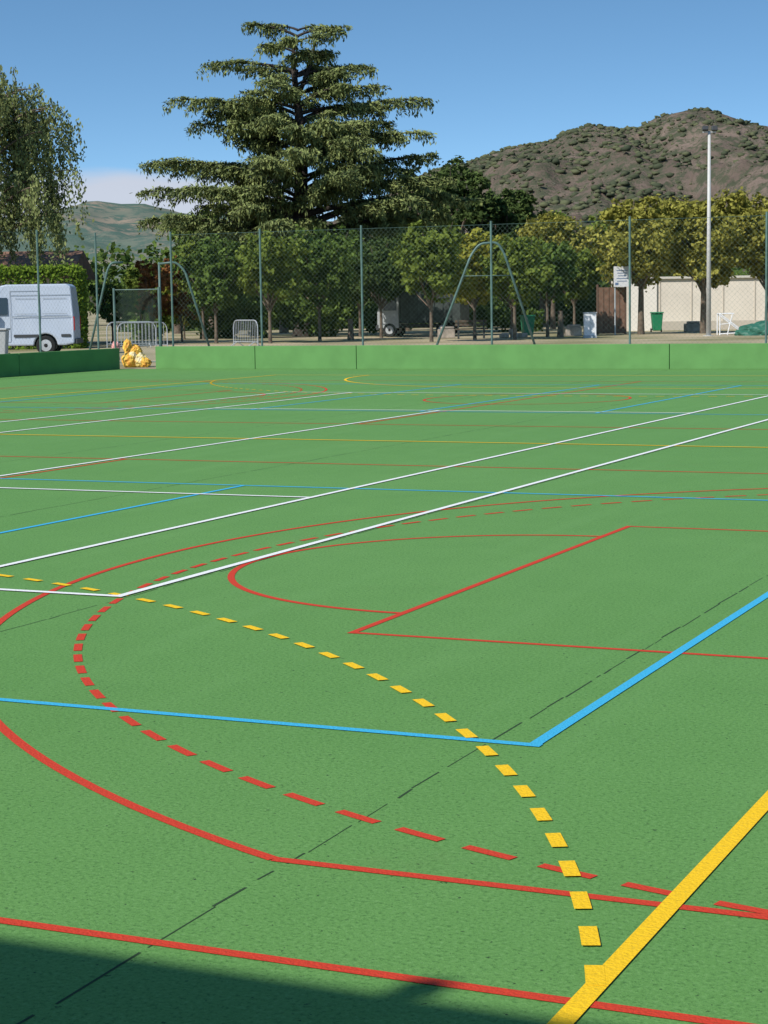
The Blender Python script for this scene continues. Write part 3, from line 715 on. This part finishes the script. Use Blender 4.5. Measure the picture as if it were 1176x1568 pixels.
bin_(kx(6,66),66,0,mat('bin_pale_grey',(.40,.42,.43),.5),'grey_waste_bin')
e=empty('wooden_bench',(kx(725,90),90,0))
m=MB()
for k in range(3): m.box((0,-.15+.15*k,.46),(1.5,.12,.05))
for k in range(2): m.box((0,.24,.66+.16*k),(1.5,.04,.12))
m.obj('slats',[mat('weathered_wood',(.10,.075,.055),.85,var=.2)],e)
m=MB()
for x in(-.6,.6): m.box((x,0,.22),(.08,.4,.44)); m.box((x,.22,.62),(.06,.05,.5))
m.obj('legs',[M_dark],e)
M_stone=mat('stone_block',(.36,.31,.26),.9,var=.3,scale=3,bump=.5)
rg=random.Random(4)
m=MB()
for i in range(9):
    m.box((rg.uniform(-.7,.7),rg.uniform(-.3,.3),rg.choice([.12,.12,.32])),(rg.uniform(.25,.45),.3,rg.uniform(.18,.25)),rg.uniform(0,2))
m.obj('stone_rubble_pile',[M_stone],bevel=.03,loc=(kx(788,91),91,0))
for (x,y) in ((kx(880,93),93),(kx(1062,100),100),(kx(687,92),92)):
    m=MB(); m.box((0,0,.22),(.8,.5,.44),.1); m.box((.05,0,.5),(.6,.4,.12),.3); m.obj('stone_block_seat',[M_stone],bevel=.04,loc=(x,y,0))
for (x,y,h) in ((kx(861,90),90,1.25),(kx(541,92),92,1.0)):
    m=MB(); m.tube([(0,0,0),(.02,0,h*.5),(0,0,h)],[.17,.13,.12],10); m.obj('cut_tree_stump',[M_bark],loc=(x,y,0))
def barrier(x,y,rz):
    W=2.1
    m=frame([(-W/2,0,0.05),(-W/2,0,1.1),(W/2,0,1.1),(W/2,0,.05)],.022)
    m.tube([(-W/2,0,.2),(W/2,0,.2)],.018,6)
    k=14
    for i in range(1,k): m.tube([(-W/2+W*i/k,0,.2),(-W/2+W*i/k,0,1.1)],.009,5)
    for sg in(-1,1): m.tube([(sg*W*.36,-.3,.02),(sg*W*.36,0,.2),(sg*W*.36,.3,.02)],.018,6)
    m.obj('crowd_barrier',[M_grey],loc=(x,y,0),rz=rz)
barrier(kx(224,76),76,.5); barrier(kx(207,80),80,.4); barrier(kx(381,80),80,-1.0)
m=MB(); y=90
m.tube([(-.55,0,0),(-.55,0,1.0),(.1,0,1.0)],.03,8); m.tube([(-.55,0,1.0),(.55,0,.15)],.03,8); m.tube([(-.55,0,.05),(.55,0,.1)],.03,8)
m.tube([(-.55,.7,0),(-.55,.7,1.0),(.1,.7,1.0)],.03,8); m.tube([(-.55,.7,1.0),(.55,.7,.15)],.03,8); m.tube([(.1,0,1.0),(.1,.7,1.0)],.03,8); m.tube([(-.55,0,1.),(-.55,.7,1.)],.03,8)
m.tube([(-.2,0,.0),(.05,0,1.)],.025,8); m.tube([(-.55,0,.5),(0,0,.55)],.02,8)
m.obj('folded_goal_frame',[M_white],loc=(kx(1122,y),y,0))
def blob(bm,c,dim,seed,amp,sc,mi=0,sub=4):
    import bmesh
    r=bmesh.ops.create_icosphere(bm,subdivisions=sub,radius=1)
    for v in r['verts']:
        n=noise.fractal(v.co*sc+Vector((seed,0,0)),.9,2,5); q=1+amp*n
        v.co=Vector((c[0]+v.co.x*q*dim[0],c[1]+v.co.y*q*dim[1],max(0,c[2]+v.co.z*q*dim[2])))
    for v in r['verts']:
        for f_ in v.link_faces: f_.material_index=mi
def blobs(name,items,mats,loc,amp,sc):
    import bmesh
    bm=bmesh.new()
    for i,(c_,d,mi) in enumerate(items): blob(bm,c_,d,i*3.7+1,amp,sc,mi)
    me=bpy.data.meshes.new(name); bm.to_mesh(me); bm.free()
    for q in mats: me.materials.append(q)
    o=bpy.data.objects.new(name,me); o.location=loc; return link(o)
blobs('green_tarpaulin_mound',[((0,0,0),(1.2,.7,.6),0)],[mat('tarp_green',(.03,.13,.09),.5)],(kx(1170,88),88,0),.25,2)
Ms=mat('yellow_sack',(.76,.54,.08),.6,col2=(.66,.30,.05),scale=9,bump=.3,bscale=14)
Mw=mat('cream_sack',(.72,.66,.48),.6,col2=(.74,.54,.12),scale=7,bump=.3,bscale=14)
blobs('yellow_plastic_sacks',[((-.14,0,.22),(.22,.2,.24),0),((.12,.03,.19),(.22,.2,.22),1),((.0,.05,.46),(.20,.16,.18),0),((-.20,.05,.58),(.13,.12,.22),0),((.30,-.05,.13),(.17,.14,.14),0),((-.05,-.08,.34),(.12,.1,.12),1)],[Ms,Mw],(kx(211,54.4),54.4,0),.22,2.6)
blobs('pink_plastic_sack',[((0,0,.25),(.15,.15,.28),0),((.05,0,.55),(.12,.12,.16),0)],[mat('pink_sack',(.6,.3,.28),.5,var=.2)],(kx(180,55.8),55.8,0),.3,3)

# ------------------------------------------------------------ sky / sun / camera
wd=bpy.data.worlds.new('World'); scene.world=wd; wd.use_nodes=True; nt=wd.node_tree; L=nt.links.new
bg=nt.nodes['Background']; bg.inputs['Strength'].default_value=.13
sky=nt.nodes.new('ShaderNodeTexSky'); sky.sky_type='NISHITA'; sky.sun_disc=False
sky.sun_elevation=SUN_EL; sky.sun_rotation=math.atan2(to.x,to.y)%(2*math.pi); sky.altitude=300; sky.air_density=1.0; sky.dust_density=.25; sky.ozone_density=2.5
tc=nt.nodes.new('ShaderNodeTexCoord'); sp=nt.nodes.new('ShaderNodeSeparateXYZ'); L(tc.outputs['Generated'],sp.inputs[0])
mz=nt.nodes.new('ShaderNodeMath'); mz.operation='MULTIPLY_ADD'; mz.inputs[1].default_value=2.4; mz.inputs[2].default_value=.055; L(sp.outputs['Z'],mz.inputs[0])
cb=nt.nodes.new('ShaderNodeCombineXYZ'); L(sp.outputs['X'],cb.inputs[0]); L(sp.outputs['Y'],cb.inputs[1]); L(mz.outputs[0],cb.inputs[2])
nm=nt.nodes.new('ShaderNodeVectorMath'); nm.operation='NORMALIZE'; L(cb.outputs[0],nm.inputs[0]); L(nm.outputs[0],sky.inputs['Vector'])
hs=nt.nodes.new('ShaderNodeHueSaturation'); hs.inputs['Saturation'].default_value=1.13; hs.inputs['Value'].default_value=1.26; hs.inputs['Hue'].default_value=.491; L(sky.outputs[0],hs.inputs['Color'])
def MR(src,a,b,c0,c1):
    q=nt.nodes.new('ShaderNodeMapRange'); q.interpolation_type='SMOOTHSTEP'; q.inputs['From Min'].default_value=a;q.inputs['From Max'].default_value=b;q.inputs['To Min'].default_value=c0;q.inputs['To Max'].default_value=c1; L(src,q.inputs['Value']); return q.outputs[0]
def MM(op,a,b):
    q=nt.nodes.new('ShaderNodeMath'); q.operation=op
    for i,v in enumerate((a,b)):
        if isinstance(v,(int,float)): q.inputs[i].default_value=v
        else: L(v,q.inputs[i])
    return q.outputs[0]
mp=nt.nodes.new('ShaderNodeMapping'); mp.inputs['Scale'].default_value=(1,1,5); L(tc.outputs['Generated'],mp.inputs[0])
cn=nt.nodes.new('ShaderNodeTexNoise'); cn.inputs['Scale'].default_value=9; cn.inputs['Detail'].default_value=6; L(mp.outputs[0],cn.inputs['Vector'])
zc=MM('ADD',sp.outputs['Z'],MM('MULTIPLY',MM('SUBTRACT',cn.outputs['Fac'],.5),.03))
xc=MM('ADD',sp.outputs['X'],MM('MULTIPLY',MM('SUBTRACT',cn.outputs['Fac'],.5),.1))
mask=MM('MULTIPLY',MM('MULTIPLY',MR(zc,.060,.073,1,0),MR(xc,-.09,.0,1,0)),.8)
mc=nt.nodes.new('ShaderNodeMixRGB'); mc.inputs[2].default_value=(5.0,5.0,5.5,1); L(mask,mc.inputs[0]); L(hs.outputs[0],mc.inputs[1]); L(mc.outputs[0],bg.inputs['Color'])

sl=bpy.data.lights.new('sun','SUN'); sl.energy=5.0; sl.angle=R(.53); sl.color=(1,.95,.86)
so=bpy.data.objects.new('sun',sl); so.rotation_euler=to.to_track_quat('Z','Y').to_euler(); so.location=(0,0,50); link(so)

cam=bpy.data.cameras.new('camera'); co=bpy.data.objects.new('camera',cam); link(co); scene.camera=co
cam.sensor_fit='VERTICAL'; cam.sensor_height=36; cam.sensor_width=27; cam.lens=2916/1568*36; cam.clip_end=9000; cam.clip_start=.1
co.matrix_world=Matrix.Translation((0,0,1.69))@Matrix.Rotation(math.pi/2-math.atan(318.5/2916),4,'X')@Matrix.Rotation(-.0149,4,'Z')
